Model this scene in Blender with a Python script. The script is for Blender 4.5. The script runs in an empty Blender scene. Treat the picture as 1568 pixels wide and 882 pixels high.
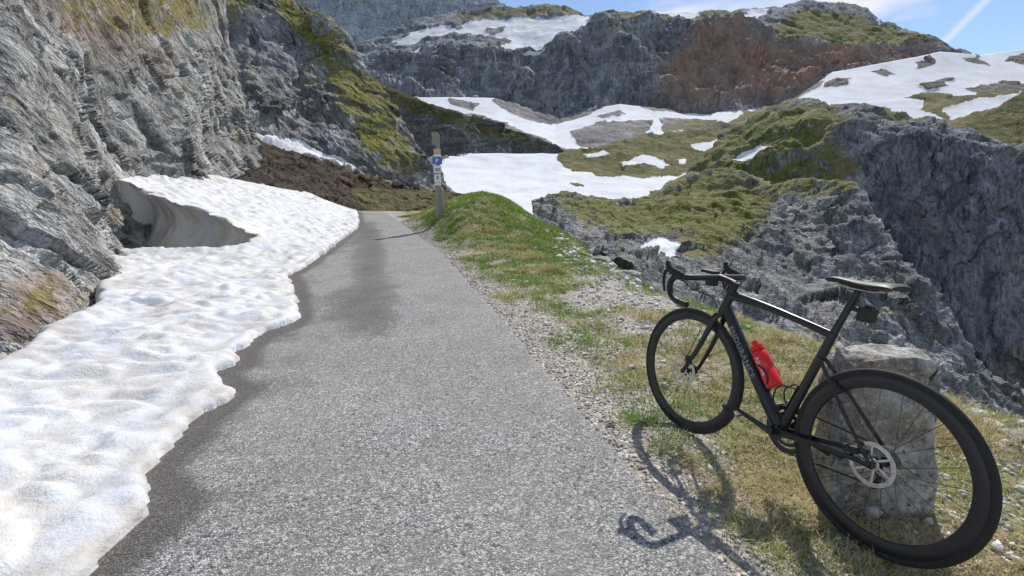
import bpy, math, random
import numpy as np
from mathutils import Matrix, Vector
rng=np.random.default_rng(7); random.seed(7)
sc=bpy.context.scene; COL=sc.collection
# ------------------------------------------------------------------ camera
F=756.; TH=math.radians(8.66); CS,SN=math.cos(TH),math.sin(TH); HC=1.2
cd=bpy.data.cameras.new("camera"); cam=bpy.data.objects.new("camera",cd); COL.objects.link(cam)
cd.sensor_width=36; cd.lens=36*F/1568; cd.clip_start=.05; cd.clip_end=20000
cam.location=(0,0,HC); cam.rotation_euler=(math.radians(90)-TH,0,0); sc.camera=cam
# ------------------------------------------------------------------ noise
_g=rng.normal(size=(256,3)); _g/=np.linalg.norm(_g,axis=1)[:,None]
_p=rng.permutation(256); _p=np.concatenate([_p,_p,_p])
_r=rng.random((256,8))
def perlin(P):
    P=np.asarray(P,float); s=P.shape[:-1]; P=P.reshape(-1,3)
    I=np.floor(P).astype(int); f=P-I; I&=255
    u=f*f*f*(f*(f*6-15)+10); out=0
    for dx in(0,1):
        for dy in(0,1):
            for dz in(0,1):
                h=_p[_p[_p[(I[:,0]+dx)&255]+((I[:,1]+dy)&255)]+((I[:,2]+dz)&255)]
                g=_g[h]; d=(f[:,0]-dx)*g[:,0]+(f[:,1]-dy)*g[:,1]+(f[:,2]-dz)*g[:,2]
                w=(u[:,0] if dx else 1-u[:,0])*(u[:,1] if dy else 1-u[:,1])*(u[:,2] if dz else 1-u[:,2])
                out=out+w*d
    return (out*1.5).reshape(s)
def fbm(P,o=5,gain=.5):
    r=0;a=1
    for i in range(o): r=r+a*perlin(P*2.03**i+i*7.3); a*=gain
    return r
def ridged(P,o=5,gain=.55):
    r=0;a=1
    for i in range(o): r=r+a*(1-2.6*np.abs(perlin(P*2.07**i+i*5.1))); a*=gain
    return r*.5
def facets(P):
    """blocky fractured rock: every Voronoi cell is its own tilted, offset plane. returns (height, cell value)"""
    s=P.shape[:-1]; P=P.reshape(-1,3); I=np.floor(P).astype(int); best=np.full(len(P),1e9); H=np.zeros(len(P)); Cv=np.zeros(len(P))
    for dx in(-1,0,1):
        for dy in(-1,0,1):
            for dz in(-1,0,1):
                J=I+np.array([dx,dy,dz]); h=_p[_p[_p[J[:,0]&255]+(J[:,1]&255)]+(J[:,2]&255)]; r=_r[h]
                D=P-(J+.15+.7*r[:,:3]); d=(D*D).sum(1); m=d<best
                best[m]=d[m]; H[m]=((r[m,3]-.5)+((r[m,4:7]-.5)*1.5*D[m]).sum(1)); Cv[m]=r[m,7]
    return H.reshape(s),Cv.reshape(s)
def sst(x,a=0.,b=1.):
    t=np.clip((x-a)/(b-a),0,1); return t*t*(3-2*t)
def P3(x,y,z=0.): return np.stack([x,y,np.zeros_like(x)+z],-1)
def polysd(X,Y,poly):
    p=np.array(poly,float)+1.2347e-5; q=np.roll(p,-1,0); d=np.full(X.shape,1e9); ins=np.zeros(X.shape,bool)
    for (ax,ay),(bx,by) in zip(p,q):
        ex,ey=bx-ax,by-ay; L=ex*ex+ey*ey+1e-12
        t=np.clip(((X-ax)*ex+(Y-ay)*ey)/L,0,1)
        d=np.minimum(d,np.hypot(X-ax-t*ex,Y-ay-t*ey))
        c=((ay>Y)!=(by>Y)); 
        if by!=ay: ins^=c&(X<(bx-ax)*(Y-ay)/(by-ay)+ax)
    return np.where(ins,d,-d)
# ------------------------------------------------------------------ mesh helpers
def mesh_np(name,V,faces,mat=None,smooth=True,parent=None,attrs=None):
    me=bpy.data.meshes.new(name); V=np.asarray(V,np.float32); 
    if isinstance(faces,np.ndarray):
        n=faces.shape[1]; m=len(faces)
        me.vertices.add(len(V)); me.vertices.foreach_set("co",V.ravel())
        me.loops.add(n*m); me.loops.foreach_set("vertex_index",faces.astype(np.int32).ravel())
        me.polygons.add(m); me.polygons.foreach_set("loop_start",np.arange(0,n*m,n,dtype=np.int32))
        me.polygons.foreach_set("loop_total",np.full(m,n,np.int32))
        me.update(calc_edges=True)
    else:
        me.from_pydata([tuple(map(float,v)) for v in V],[],faces); me.update()
    if smooth: me.polygons.foreach_set("use_smooth",np.ones(len(me.polygons),bool))
    if attrs:
        for k,v in attrs.items():
            v=np.asarray(v,np.float32)
            if v.ndim==1:
                a=me.attributes.new(k,'FLOAT','POINT'); a.data.foreach_set("value",v)
            else:
                a=me.attributes.new(k,'FLOAT_COLOR','POINT')
                a.data.foreach_set("color",np.concatenate([v,np.ones((len(v),1),np.float32)],1).ravel())
    me.validate()
    o=bpy.data.objects.new(name,me); COL.objects.link(o)
    if mat: me.materials.append(mat)
    if parent: o.parent=parent
    return o
def gridfaces(nr,nc):
    i=np.arange(nr*nc).reshape(nr,nc)
    return np.stack([i[:-1,:-1],i[:-1,1:],i[1:,1:],i[1:,:-1]],-1).reshape(-1,4)
# ------------------------------------------------------------------ node helpers
class NT:
    def __init__(s,name):
        s.m=bpy.data.materials.new(name); s.m.use_nodes=True; s.t=s.m.node_tree; s.b=s.t.nodes["Principled BSDF"]
        s.b.inputs["Specular IOR Level"].default_value=.25; s.c=None
    def n(s,ty): return s.t.nodes.new(ty)
    def lk(s,a,b): s.t.links.new(a,b)
    def put(s,v,sock):
        if isinstance(v,bpy.types.NodeSocket): s.lk(v,sock)
        elif isinstance(v,(tuple,list)) and len(v)==3 and sock.type=='RGBA': sock.default_value=(*v,1)
        else: sock.default_value=v
    def coord(s):
        if s.c is None: s.c=s.n("ShaderNodeTexCoord").outputs["Object"]
        return s.c
    def mapping(s,scale,rot=(0,0,0)):
        m=s.n("ShaderNodeMapping"); m.vector_type='POINT'; r=s.n("ShaderNodeMapping"); s.lk(s.coord(),r.inputs[0]); r.inputs["Rotation"].default_value=rot
        s.lk(r.outputs[0],m.inputs[0]); m.inputs["Scale"].default_value=scale
        return m.outputs[0]
    def noise(s,scale,detail=8,rough=.6,vec=None,ty='FBM',dist=0):
        n=s.n("ShaderNodeTexNoise"); n.noise_type=ty; s.lk(vec or s.coord(),n.inputs["Vector"])
        n.inputs["Scale"].default_value=scale; n.inputs["Detail"].default_value=detail; n.inputs["Roughness"].default_value=rough; n.inputs["Distortion"].default_value=dist
        return n.outputs[0]
    def vor(s,scale,feat='F1',vec=None,out=0,rand=1):
        n=s.n("ShaderNodeTexVoronoi"); n.feature=feat; s.lk(vec or s.coord(),n.inputs["Vector"]); n.inputs["Scale"].default_value=scale; n.inputs["Randomness"].default_value=rand
        return n.outputs[out]
    def ramp(s,v,stops):
        r=s.n("ShaderNodeValToRGB"); s.lk(v,r.inputs[0]); e=r.color_ramp.elements
        while len(e)<len(stops): e.new(.5)
        for i,(p,c) in enumerate(stops):
            e[i].position=p; e[i].color=(*c,1) if isinstance(c,(tuple,list)) else (c,c,c,1)
        return r.outputs[0]
    def mix(s,f,a,b,bt='MIX'):
        m=s.n("ShaderNodeMix"); m.data_type='RGBA'; m.blend_type=bt
        s.put(f,m.inputs[0]); s.put(a,m.inputs[6]); s.put(b,m.inputs[7]); return m.outputs[2]
    def math(s,op,a,b=0.,c=None,clamp=False):
        m=s.n("ShaderNodeMath"); m.operation=op; m.use_clamp=clamp; s.put(a,m.inputs[0]); s.put(b,m.inputs[1])
        if c is not None: s.put(c,m.inputs[2])
        return m.outputs[0]
    def attr(s,name,out="Fac"):
        a=s.n("ShaderNodeAttribute"); a.attribute_name=name; return a.outputs[out]
    def bump(s,h,strength=.5,dist=.1,prev=None):
        b=s.n("ShaderNodeBump"); s.put(h,b.inputs["Height"]); s.put(strength,b.inputs["Strength"]); s.put(dist,b.inputs["Distance"])
        if prev: s.lk(prev,b.inputs["Normal"])
        return b.outputs[0]
    def fin(s,col,rough=.9,normal=None,metal=0,spec=None):
        s.put(col,s.b.inputs["Base Color"]); s.put(rough,s.b.inputs["Roughness"]); s.put(metal,s.b.inputs["Metallic"])
        if normal: s.lk(normal,s.b.inputs["Normal"])
        if spec is not None: s.b.inputs["Specular IOR Level"].default_value=spec
        return s.m
def simple(name,col,rough=.5,metal=0,spec=.5,nscale=60,amt=.25):
    t=NT(name); n=t.noise(nscale,2); c=t.mix(t.ramp(n,[(.3,0.),(.7,1.)]),tuple(x*(1-amt) for x in col),tuple(min(1,x*(1+amt)) for x in col))
    return t.fin(c,t.math('MULTIPLY_ADD',n,.2,rough-.1),None,metal,spec)
# ------------------------------------------------------------------ terrain material
def terrain_mat(name,k,A=(.17,.175,.18),B=(.50,.50,.485),G1=(.055,.085,.018),G2=(.22,.23,.06),S=(.74,.76,.80),red=(.30,.19,.13),bumpd=1.,aniso=(1,1,1),rot=(0,0,0),stain=.6,ochre=.5,band=.6,crk=.1):
    """k = 1/feature size in metres"""
    t=NT(name); v=t.mapping(tuple(a*k for a in aniso),rot); vi=t.mapping((k,k,k))
    vs=t.mapping((1.5*k,1.5*k,.22*k),tuple(r*.3 for r in rot)); vb=t.mapping((.3*k,.3*k,2.6*k),rot)
    n1=t.noise(2.2,5,.68,v,dist=.2); n3=t.noise(.6,4,.62,vi); n2=t.noise(11.,2,.7,v)
    ns=t.noise(1.1,3,.6,vs); nb_=t.noise(1.,3,.62,vb)
    c1=t.math('ABSOLUTE',t.math('SUBTRACT',ns,.5)); c3=t.math('ABSOLUTE',t.math('SUBTRACT',nb_,.5))
    cr=t.math('MULTIPLY',t.ramp(c1,[(0.,0.),(.018,1.)]),t.ramp(c3,[(0.,crk),(.016,1.)]))
    tone=t.math('ADD',t.math('MULTIPLY',t.attr("cell"),.50),t.math('ADD',t.math('MULTIPLY_ADD',n1,1.5,-.5),t.math('MULTIPLY_ADD',n3,.9,-.45)))
    rock=t.mix(t.ramp(tone,[(.15,0.),(.85,1.)]),A,B)
    rock=t.mix(t.ramp(n2,[(.40,.55),(.52,0.)]),rock,tuple(a*.5 for a in A))
    rock=t.mix(t.ramp(ns,[(.52,0.),(.66,stain)]),rock,tuple(a*.55 for a in A))
    rock=t.mix(t.ramp(nb_,[(.55,0.),(.68,band)]),rock,tuple(min(1,b*1.15) for b in B))
    n5=t.noise(1.,4,.65,vi)
    if ochre: rock=t.mix(t.ramp(n5,[(.54,0.),(.70,ochre)]),rock,(B[0]*.72,B[1]*.58,B[2]*.40))
    rock=t.mix(t.math('MULTIPLY',t.math('SUBTRACT',1.,cr),.6),rock,tuple(a*.3 for a in A))
    rock=t.mix(t.math('MULTIPLY',t.math('MULTIPLY_ADD',n3,1.8,-.1,clamp=True),t.attr("red")),rock,t.mix(n1,tuple(x*.6 for x in red),tuple(x*1.35 for x in red)))
    en=t.noise(3.4,7,.80,vi)
    gr=t.mix(t.ramp(t.math('MULTIPLY_ADD',n2,.6,t.math('MULTIPLY',n1,.5)),[(.42,0.),(.66,1.)]),G1,G2)
    gr=t.mix(t.ramp(n5,[(.44,0.),(.60,.7)]),gr,(.27,.225,.12))
    e=t.math('MULTIPLY_ADD',en,1.7,-.85)
    gm=t.ramp(t.math('ADD',t.attr("grass"),e),[(.42,0.),(.58,1.)])
    sm=t.ramp(t.math('ADD',t.attr("snow"),t.math('MULTIPLY',e,.55)),[(.48,0.),(.52,1.)])
    sn=t.mix(t.ramp(n5,[(.4,0.),(.7,.6)]),S,(.54,.53,.51))
    col=t.mix(sm,t.mix(gm,rock,gr),sn)
    h=t.math('ADD',n1,t.math('MULTIPLY',n2,.25))
    bs=t.math('MULTIPLY_ADD',sm,-.92,1.,clamp=True)
    nm=t.bump(h,bs,bumpd*.5/k)
    return t.fin(col,.92,nm,0,.12)
# ------------------------------------------------------------------ terrain strips: curves traced in image pixels, with assumed distances
def pixel_to_world(px,py,d):
    """image pixel + assumed depth from the camera -> world"""
    u=(px-784)/F; v=(441-py)/F
    return np.stack([u*d,d*(CS+v*SN),HC+d*(-SN+v*CS)],-1)
def strip(name,x0,x1,step,curves,rows,mat,feat,amp,aniso=(1,1,1),snow=[],hole=[],grass=[],red=[],sg=0.,gb=0.,soft=6,back=True,rotz=None,up=0.,wb=7.,blk=1.,lowf=1.,butt=0.,ltop=1.):
    xs=np.arange(x0,x1+step,step); nc=len(xs)
    C=[]
    for c in curves:
        c=np.array(c,float); C.append((np.interp(xs,c[:,0],c[:,1]),np.interp(xs,c[:,0],c[:,2])))
    PY=[];D=[];TW=[]
    for i in range(len(C)-1):
        for j in range(rows[i]):
            t=j/rows[i]; PY.append(C[i][0]*(1-t)+C[i+1][0]*t); D.append(C[i][1]*(1-t)+C[i+1][1]*t); TW.append(i+t)
    PY.append(C[-1][0]); D.append(C[-1][1]); TW.append(len(C)-1); PY=np.array(PY); D=np.array(D)
    for _ in range(12):
        D[1:-1]=(D[:-2]+2*D[1:-1]+D[2:])/4
    PX=np.broadcast_to(xs,PY.shape); V=pixel_to_world(PX,PY,D)
    if back:
        nb=8; k=np.arange(1,nb+1)[:,None,None]
        L=V[-1][None]; hd=L-np.array([0,0,HC]); hd=hd/np.linalg.norm(hd[...,:2],axis=-1,keepdims=True); hd[...,2]=0
        Dl=D[-1][None,:,None]
        Bk=L+hd*Dl*.03*k-np.array([0,0,1])*Dl*(.003*k*k)
        V=np.concatenate([V,Bk]); PX=np.concatenate([PX,np.broadcast_to(xs,(nb,nc))]); PY=np.concatenate([PY,np.broadcast_to(PY[-1],(nb,nc))]); TW+=[len(C)-1]*nb
    TW=np.array(TW)[:,None]
    tw=1-(1-ltop)*sst(TW,len(C)-2.1,len(C)-1.75)
    def normals(V):
        a=np.gradient(V,axis=1); b=np.gradient(V,axis=0); n=np.cross(a,b); n/=np.linalg.norm(n,axis=-1,keepdims=True)+1e-9; return n
    n0=normals(V)
    for _ in range(10): n0[1:-1]=(n0[:-2]+n0[1:-1]+n0[2:])/3; n0[:,1:-1]=(n0[:,:-2]+n0[:,1:-1]+n0[:,2:])/3
    n0/=np.linalg.norm(n0,axis=-1,keepdims=True)
    Q=V/feat
    if rotz is not None:
        R=np.array(Matrix.Rotation(rotz[0],3,Vector(rotz[1]))); Q=Q@R.T
    an=np.array(aniso); w=np.stack([fbm(Q*1.3+3,3),fbm(Q*1.3+19,3),fbm(Q*1.3+41,3)],-1)
    f1,c1=facets(Q*an*.9+w*.22); f2,c2=facets(Q*an*2.4+w*.3+31); f3,c3=facets(Q*an*6.+w*.4+67)
    rd=ridged(Q*1.5+w*.3,5,.6); lo=fbm(Q*.3+7,3)
    bt=ridged(Q*np.array([.42,.42,.10])+w*.12+90,3,.5) if butt else 0
    wob=np.stack([fbm(V/feat*1.1+11,5,.62),fbm(V/feat*1.1+77,5,.62)],-1)*wb
    X=PX+wob[...,0]*1.5; Y=PY+wob[...,1]*.55
    def msk(ps,s):
        m=np.full(X.shape,-99.)
        for p in ps: m=np.maximum(m,polysd(X,Y,p))
        return np.clip(.5+m/(2*s),0,1)
    sm=msk(snow,soft) if snow else np.zeros(X.shape)
    if hole: sm=sm*(1-msk(hole,soft*.6))
    gm=msk(grass,soft*4) if grass else np.zeros(X.shape)
    rm=msk(red,soft*5) if red else np.zeros(X.shape)
    gs=np.clip(gm,0,1)*(1-sm)
    fine=(1-.93*sst(sm,.3,.6))*(1-.6*gs)
    V=V+n0*(tw*amp*((f1*1.5*blk+f2*.75*blk+f3*.32*blk+rd*.30)*fine+(lo*lowf+bt*butt)*(1-.5*sm)))[...,None]
    V[...,2]+=up*amp*fbm(V/feat*.9+5,4)*fine*tw
    n1=normals(V); nz=np.abs(n1[...,2])
    gm=np.clip(gm+gb+sg*(nz-.55),0,1)
    cell=.5*c1+.35*c2+.3*c3-.07
    o=mesh_np(name,V.reshape(-1,3),gridfaces(*V.shape[:2]),mat,True,None,dict(snow=sm.ravel(),grass=gm.ravel(),red=rm.ravel(),cell=cell.ravel()))
    return o
# ------------------------------------------------------------------ far mountains
M=terrain_mat
m_far=M("rock_far_hazed",1/55,A=(.36,.41,.47),B=(.52,.56,.61),bumpd=.3,ochre=0)  # aerial haze put into the rock colour as a pale blue tint
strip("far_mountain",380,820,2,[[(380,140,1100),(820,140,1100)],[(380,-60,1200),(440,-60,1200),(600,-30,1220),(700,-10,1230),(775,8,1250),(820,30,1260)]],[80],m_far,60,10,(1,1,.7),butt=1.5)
m_cliff=M("rock_cliff_hazed",1/24,A=(.155,.17,.195),B=(.47,.485,.505),G1=(.06,.085,.025),G2=(.19,.20,.07),aniso=(1,1,.5),red=(.38,.24,.175),bumpd=.6,band=.35,crk=.5)  # rock greys made slightly lighter and bluer to paint in distance haze
top=[(540,80,560),(580,55,580),(640,32,600),(700,18,620),(760,14,620),(800,12,620),(850,9,620),(885,15,600),(900,24,590),(930,22,580),(990,20,580),(1050,20,590),(1120,20,600),(1150,17,600),(1200,5,600),(1240,2,600),(1300,10,600),(1330,20,590),(1350,36,580),(1400,48,560),(1430,63,545),(1460,79,540),(1500,92,540),(1600,140,540)]
brink=[(540,92,530),(640,84,520),(700,80,515),(760,84,510),(800,88,505),(830,78,505),(890,52,510),(920,34,520),(1000,34,520),(1080,40,520),(1150,40,520),(1200,64,510),(1300,78,500),(1400,72,500),(1440,80,500),(1480,95,500),(1600,150,500)]
base=[(540,120,480),(600,142,475),(640,150,470),(700,152,465),(760,158,460),(800,170,455),(850,182,450),(900,180,450),(1000,178,450),(1050,180,450),(1120,172,450),(1200,164,450),(1240,145,455),(1300,120,460),(1400,105,470),(1480,105,480),(1600,170,480)]
bot=[(x,y+50,d*.93) for x,y,d in base]
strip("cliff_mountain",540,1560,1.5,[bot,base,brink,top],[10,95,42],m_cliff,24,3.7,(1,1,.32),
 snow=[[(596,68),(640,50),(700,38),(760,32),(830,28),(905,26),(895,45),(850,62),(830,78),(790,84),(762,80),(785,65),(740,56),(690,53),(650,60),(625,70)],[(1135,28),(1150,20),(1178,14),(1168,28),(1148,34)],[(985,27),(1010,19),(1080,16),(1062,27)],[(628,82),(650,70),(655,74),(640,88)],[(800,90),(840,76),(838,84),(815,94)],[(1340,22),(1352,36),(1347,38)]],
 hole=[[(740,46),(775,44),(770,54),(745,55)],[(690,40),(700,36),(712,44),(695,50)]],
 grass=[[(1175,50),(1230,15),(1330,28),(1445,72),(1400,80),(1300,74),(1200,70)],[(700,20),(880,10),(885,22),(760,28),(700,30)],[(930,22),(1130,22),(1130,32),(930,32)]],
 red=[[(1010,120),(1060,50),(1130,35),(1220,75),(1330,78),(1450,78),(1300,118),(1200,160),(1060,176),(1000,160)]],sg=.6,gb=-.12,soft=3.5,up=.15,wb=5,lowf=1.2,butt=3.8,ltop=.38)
m_basin=M("rock_basin",1/16,A=(.18,.18,.175),B=(.37,.36,.335),G1=(.07,.085,.028),G2=(.22,.20,.08),bumpd=.3)
strip("basin_slope",540,1330,1.8,[[(540,260,260),(700,270,255),(860,262,250),(1100,262,240),(1330,262,240)],[(540,150,400),(600,150,420),(760,150,440),(850,178,440),(950,160,430),(1050,174,440),(1200,160,440),(1330,140,440)]],[75],m_basin,34,2.4,
 snow=[[(622,154),(690,138),(768,137),(752,155),(775,168),(800,182),(850,190),(900,176),(930,160),(965,155),(1000,172),(1080,176),(1170,152),(1172,160),(1110,190),(1050,208),(1000,224),(930,234),(870,232),(830,215),(780,190),(740,180),(700,175),(660,162)]],
 hole=[[(872,206),(915,188),(1000,186),(985,210),(930,226),(890,228)],[(690,150),(735,160),(725,172),(690,160)],[(1010,182),(1100,182),(1090,196),(1020,200)],[(905,180),(950,172),(960,176),(920,184)]],
 grass=[[(1000,200),(1200,160),(1330,150),(1330,250),(900,250)],[(540,180),(640,170),(830,230),(700,260)]],gb=.1,soft=4,wb=5,blk=.5)
m_rs=M("rock_right_slope",1/16,A=(.15,.14,.125),B=(.30,.28,.25),G1=(.08,.085,.03),G2=(.22,.19,.085),bumpd=.3)
strip("snow_slope",1140,1960,1.8,[[(1140,230,250),(1300,230,250),(1400,230,250),(1960,230,250)],[(1140,172,330),(1300,160,330),(1500,150,330),(1960,130,330)],[(1140,176,400),(1210,157,400),(1250,130,400),(1275,110,400),(1330,100,400),(1400,87,400),(1440,78,410),(1500,83,410),(1568,75,410),(1700,70,410),(1960,60,410)]],[30,50],m_rs,30,2.4,
 snow=[[(1195,166),(1250,135),(1272,108),(1330,92),(1440,70),(1568,65),(1960,40),(1960,135),(1568,132),(1500,148),(1420,156),(1400,168),(1445,180),(1400,194),(1360,198),(1335,187),(1375,168),(1300,160)],[(1440,170),(1500,155),(1568,142),(1600,150),(1510,172),(1450,182)]],
 hole=[[(1390,94),(1420,84),(1430,96),(1410,104)],[(1466,88),(1500,84),(1525,98),(1490,95)],[(1535,90),(1568,80),(1610,84),(1568,98)],[(1400,130),(1440,124),(1470,121),(1450,133),(1410,138)],[(1258,132),(1275,122),(1302,120),(1285,138),(1264,140)],[(1475,137),(1545,123),(1600,135),(1500,150)],[(1380,152),(1420,147),(1475,152),(1420,162)],[(1335,112),(1350,106),(1373,112),(1355,120)]],
 grass=[[(1140,150),(1960,140),(1960,240),(1140,240)]],gb=.1,soft=3.5,wb=8,blk=.5)
# ------------------------------------------------------------------ middle distance
m_gh=M("right_far_hill",1/7,A=(.12,.12,.115),B=(.30,.30,.28),G1=(.05,.07,.018),G2=(.2,.19,.065))
strip("far_hill",1400,1960,2,[[(1400,330,120),(1960,360,120)],[(1400,219,170),(1440,210,170),(1480,190,175),(1520,166,180),(1568,142,185),(1700,95,190),(1960,45,200)]],[70],m_gh,10,1.1,
 grass=[[(1380,120),(1960,0),(1960,300),(1380,300)]],sg=1.2,gb=-.25,soft=4,up=.3)
m_sf=M("snowfield_ground",1/5.5,A=(.14,.14,.135),B=(.37,.37,.35),G1=(.055,.075,.02),G2=(.2,.185,.07),bumpd=.6)
strip("snowfield",600,1230,1.6,[[(600,330,75),(700,350,75),(760,370,72),(880,385,70),(950,380,70),(1230,380,70)],[(600,245,150),(700,236,160),(760,234,165),(850,236,170),(900,230,178),(950,215,185),(1000,204,195),(1060,195,205),(1100,188,205),(1230,172,215)]],[110],m_sf,10,1.0,
 snow=[[(640,270),(690,238),(765,228),(850,236),(848,248),(880,262),(930,268),(990,273),(1068,262),(1062,275),(1000,295),(980,313),(930,305),(890,300),(850,301),(832,311),(860,330),(890,343),(860,355),(825,345),(790,335),(740,325),(690,320),(640,310)],[(950,247),(985,234),(1028,250),(1022,257),(985,249),(955,254)],[(890,236),(925,230),(935,236),(900,240)],[(1035,240),(1050,240),(1050,248),(1038,248)],[(1060,225),(1120,205),(1130,212),(1080,232)]],
 hole=[[(905,262),(965,265),(950,272),(915,270)],[(870,282),(885,280),(890,285),(872,287)]],
 grass=[[(840,230),(1230,180),(1230,330),(900,330),(840,312),(860,250)]],sg=.8,gb=-.1,soft=3.2,up=.5,wb=6)
m_sp=M("spur_rock",1/11,A=(.11,.11,.105),B=(.30,.30,.28),G1=(.045,.06,.015),G2=(.17,.155,.05))
strip("dark_spur",540,880,1.8,[[(540,310,166),(640,290,168),(700,275,170),(760,270,172),(850,270,174),(880,276,174)],[(540,95,205),(585,132,200),(620,150,195),(660,164,192),(700,174,189),(760,190,186),(800,204,183),(840,220,180),(866,235,177),(880,250,175)]],[90],m_sp,15,1.1,
 grass=[[(540,80),(700,170),(860,230),(850,245),(700,200),(600,170)]],sg=1.2,gb=-.2,soft=4,up=.3,butt=1)
m_cr=M("crag_rock",1/4.5,A=(.11,.117,.135),B=(.38,.388,.41),G1=(.055,.08,.016),G2=(.22,.22,.07),aniso=(1,1,.38),bumpd=.6,band=.15,crk=.75,stain=.75)
strip("crag",1030,1960,1.6,[[(1030,345,60),(1180,380,55),(1300,450,50),(1400,600,45),(1480,700,42),(1568,760,40),(1960,860,40)],[(1030,300,70),(1180,300,68),(1300,330,64),(1400,440,60),(1480,560,56),(1568,620,54),(1960,700,52)],[(1030,296,76),(1080,262,82),(1180,205,80),(1235,190,76),(1300,205,70),(1340,222,66),(1400,222,64),(1480,226,62),(1568,246,60),(1960,330,58)],[(1030,292,80),(1070,260,88),(1110,207,95),(1150,189,95),(1190,172,94),(1240,162,90),(1300,167,84),(1340,173,80),(1390,192,76),(1440,204,73),(1480,209,71),(1530,224,68),(1568,234,67),(1700,268,64),(1960,310,64)]],[12,150,40],m_cr,6.,.74,(1,1,.22),
 snow=[[(1118,244),(1163,221),(1182,230),(1155,246),(1130,248)]],
 grass=[[(1030,300),(1080,218),(1190,170),(1280,175),(1300,205),(1285,230),(1320,262),(1300,295),(1180,305),(1060,300)],[(1320,168),(1440,200),(1400,206),(1330,188)],[(1250,225),(1330,240),(1320,285),(1240,290)]],sg=.8,gb=-.2,soft=4,up=.25,lowf=1.6,butt=3.8,ltop=.7)
m_h1=M("near_hill_rock",1/2.4,A=(.14,.145,.15),B=(.50,.50,.49),G1=(.06,.09,.017),G2=(.26,.25,.08),aniso=(1,1,.7),bumpd=.7,band=.4,crk=.4)
strip("grassy_hill",815,1640,1.5,[[(815,370,32),(900,400,30),(980,450,28),(1050,480,27),(1200,560,26),(1450,660,25),(1640,760,25)],[(815,330,40),(900,345,40),(980,372,38),(1050,385,38),(1150,380,40),(1200,400,38),(1300,470,33),(1400,540,31),(1480,600,30),(1640,680,30)],[(815,314,48),(860,303,52),(900,309,55),(960,312,58),(1000,300,60),(1030,281,60),(1080,262,60),(1130,268,57),(1180,284,53),(1240,281,50),(1300,290,46),(1330,328,42),(1360,380,38),(1400,432,35),(1440,490,33),(1480,560,32),(1560,610,31),(1640,650,31)]],[40,120],m_h1,3.4,.45,(1,1,.5),
 snow=[[(970,388),(985,372),(1008,367),(1042,377),(1035,394),(1000,404)],],
 grass=[[(830,300),(960,315),(1030,280),(1080,258),(1180,280),(1300,285),(1310,305),(1200,305),(1180,330),(1150,370),(1060,400),(1040,360),(960,365),(880,345)]],sg=.9,gb=-.2,soft=5,up=.3,lowf=1.8,butt=2.)
# ------------------------------------------------------------------ left side
m_ls=M("left_spur_rock",1/2.2,A=(.13,.135,.14),B=(.46,.465,.46),G1=(.05,.075,.012),G2=(.24,.22,.06),aniso=(.6,.6,1.2),rot=(0,math.radians(-52),0),bumpd=.6,band=.4)
strip("rocky_spur",180,700,1.5,[[(180,360,24),(330,300,24),(450,310,25),(600,330,27),(700,340,29)],[(180,250,27),(330,225,28),(380,212,28),(450,232,29),(540,260,31),(600,278,32),(668,296,33),(700,318,33)],[(180,-350,44),(250,-250,44),(330,-150,43),(400,-60,42),(445,-5,41),(480,22,40),(520,52,39),(545,85,38.5),(565,115,38),(590,145,37.5),(615,185,37),(640,217,36),(660,250,35),(672,285,34),(700,312,34)]],[20,210],m_ls,3.,.38,(.5,.5,1.2),
 snow=[[(378,206),(395,206),(450,230),(500,245),(552,260),(550,267),(500,256),(440,242),(385,218)]],
 grass=[[(400,-60),(450,-10),(545,80),(620,190),(670,280),(600,280),(560,255),(540,215),(505,140),(470,80),(430,40)],[(180,-300),(330,-200),(400,-40),(360,60),(180,0)]],sg=1.1,gb=-.2,soft=5,rotz=(math.radians(-52),(0,1,0)),up=.2,wb=14,lowf=1.6,butt=1.4)
m_db=M("debris_soil",1/.6,A=(.055,.043,.034),B=(.19,.15,.115),G1=(.06,.07,.02),G2=(.2,.16,.07),S=(.75,.76,.78))
strip("debris_slope",200,740,1.6,[[(200,350,11),(330,330,13),(450,330,16),(520,334,20),(560,336,23),(620,336,25),(740,336,25)],[(200,250,15),(300,200,20),(340,203,22),(380,210,23),(450,234,25),(550,262,27),(600,279,28),(660,291,29),(740,300,30)]],[110],m_db,.8,.13,
 grass=[[(530,285),(690,285),(700,340),(560,330)]],gb=-.1,sg=.3,soft=5,up=.5)
m_wall=M("wall_rock",1/.8,A=(.17,.17,.168),B=(.62,.615,.59),G1=(.06,.07,.018),G2=(.28,.22,.08),aniso=(.6,.6,1.2),rot=(math.radians(50),0,0),red=(.24,.14,.085),bumpd=.6,stain=.6,band=.4)
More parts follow.
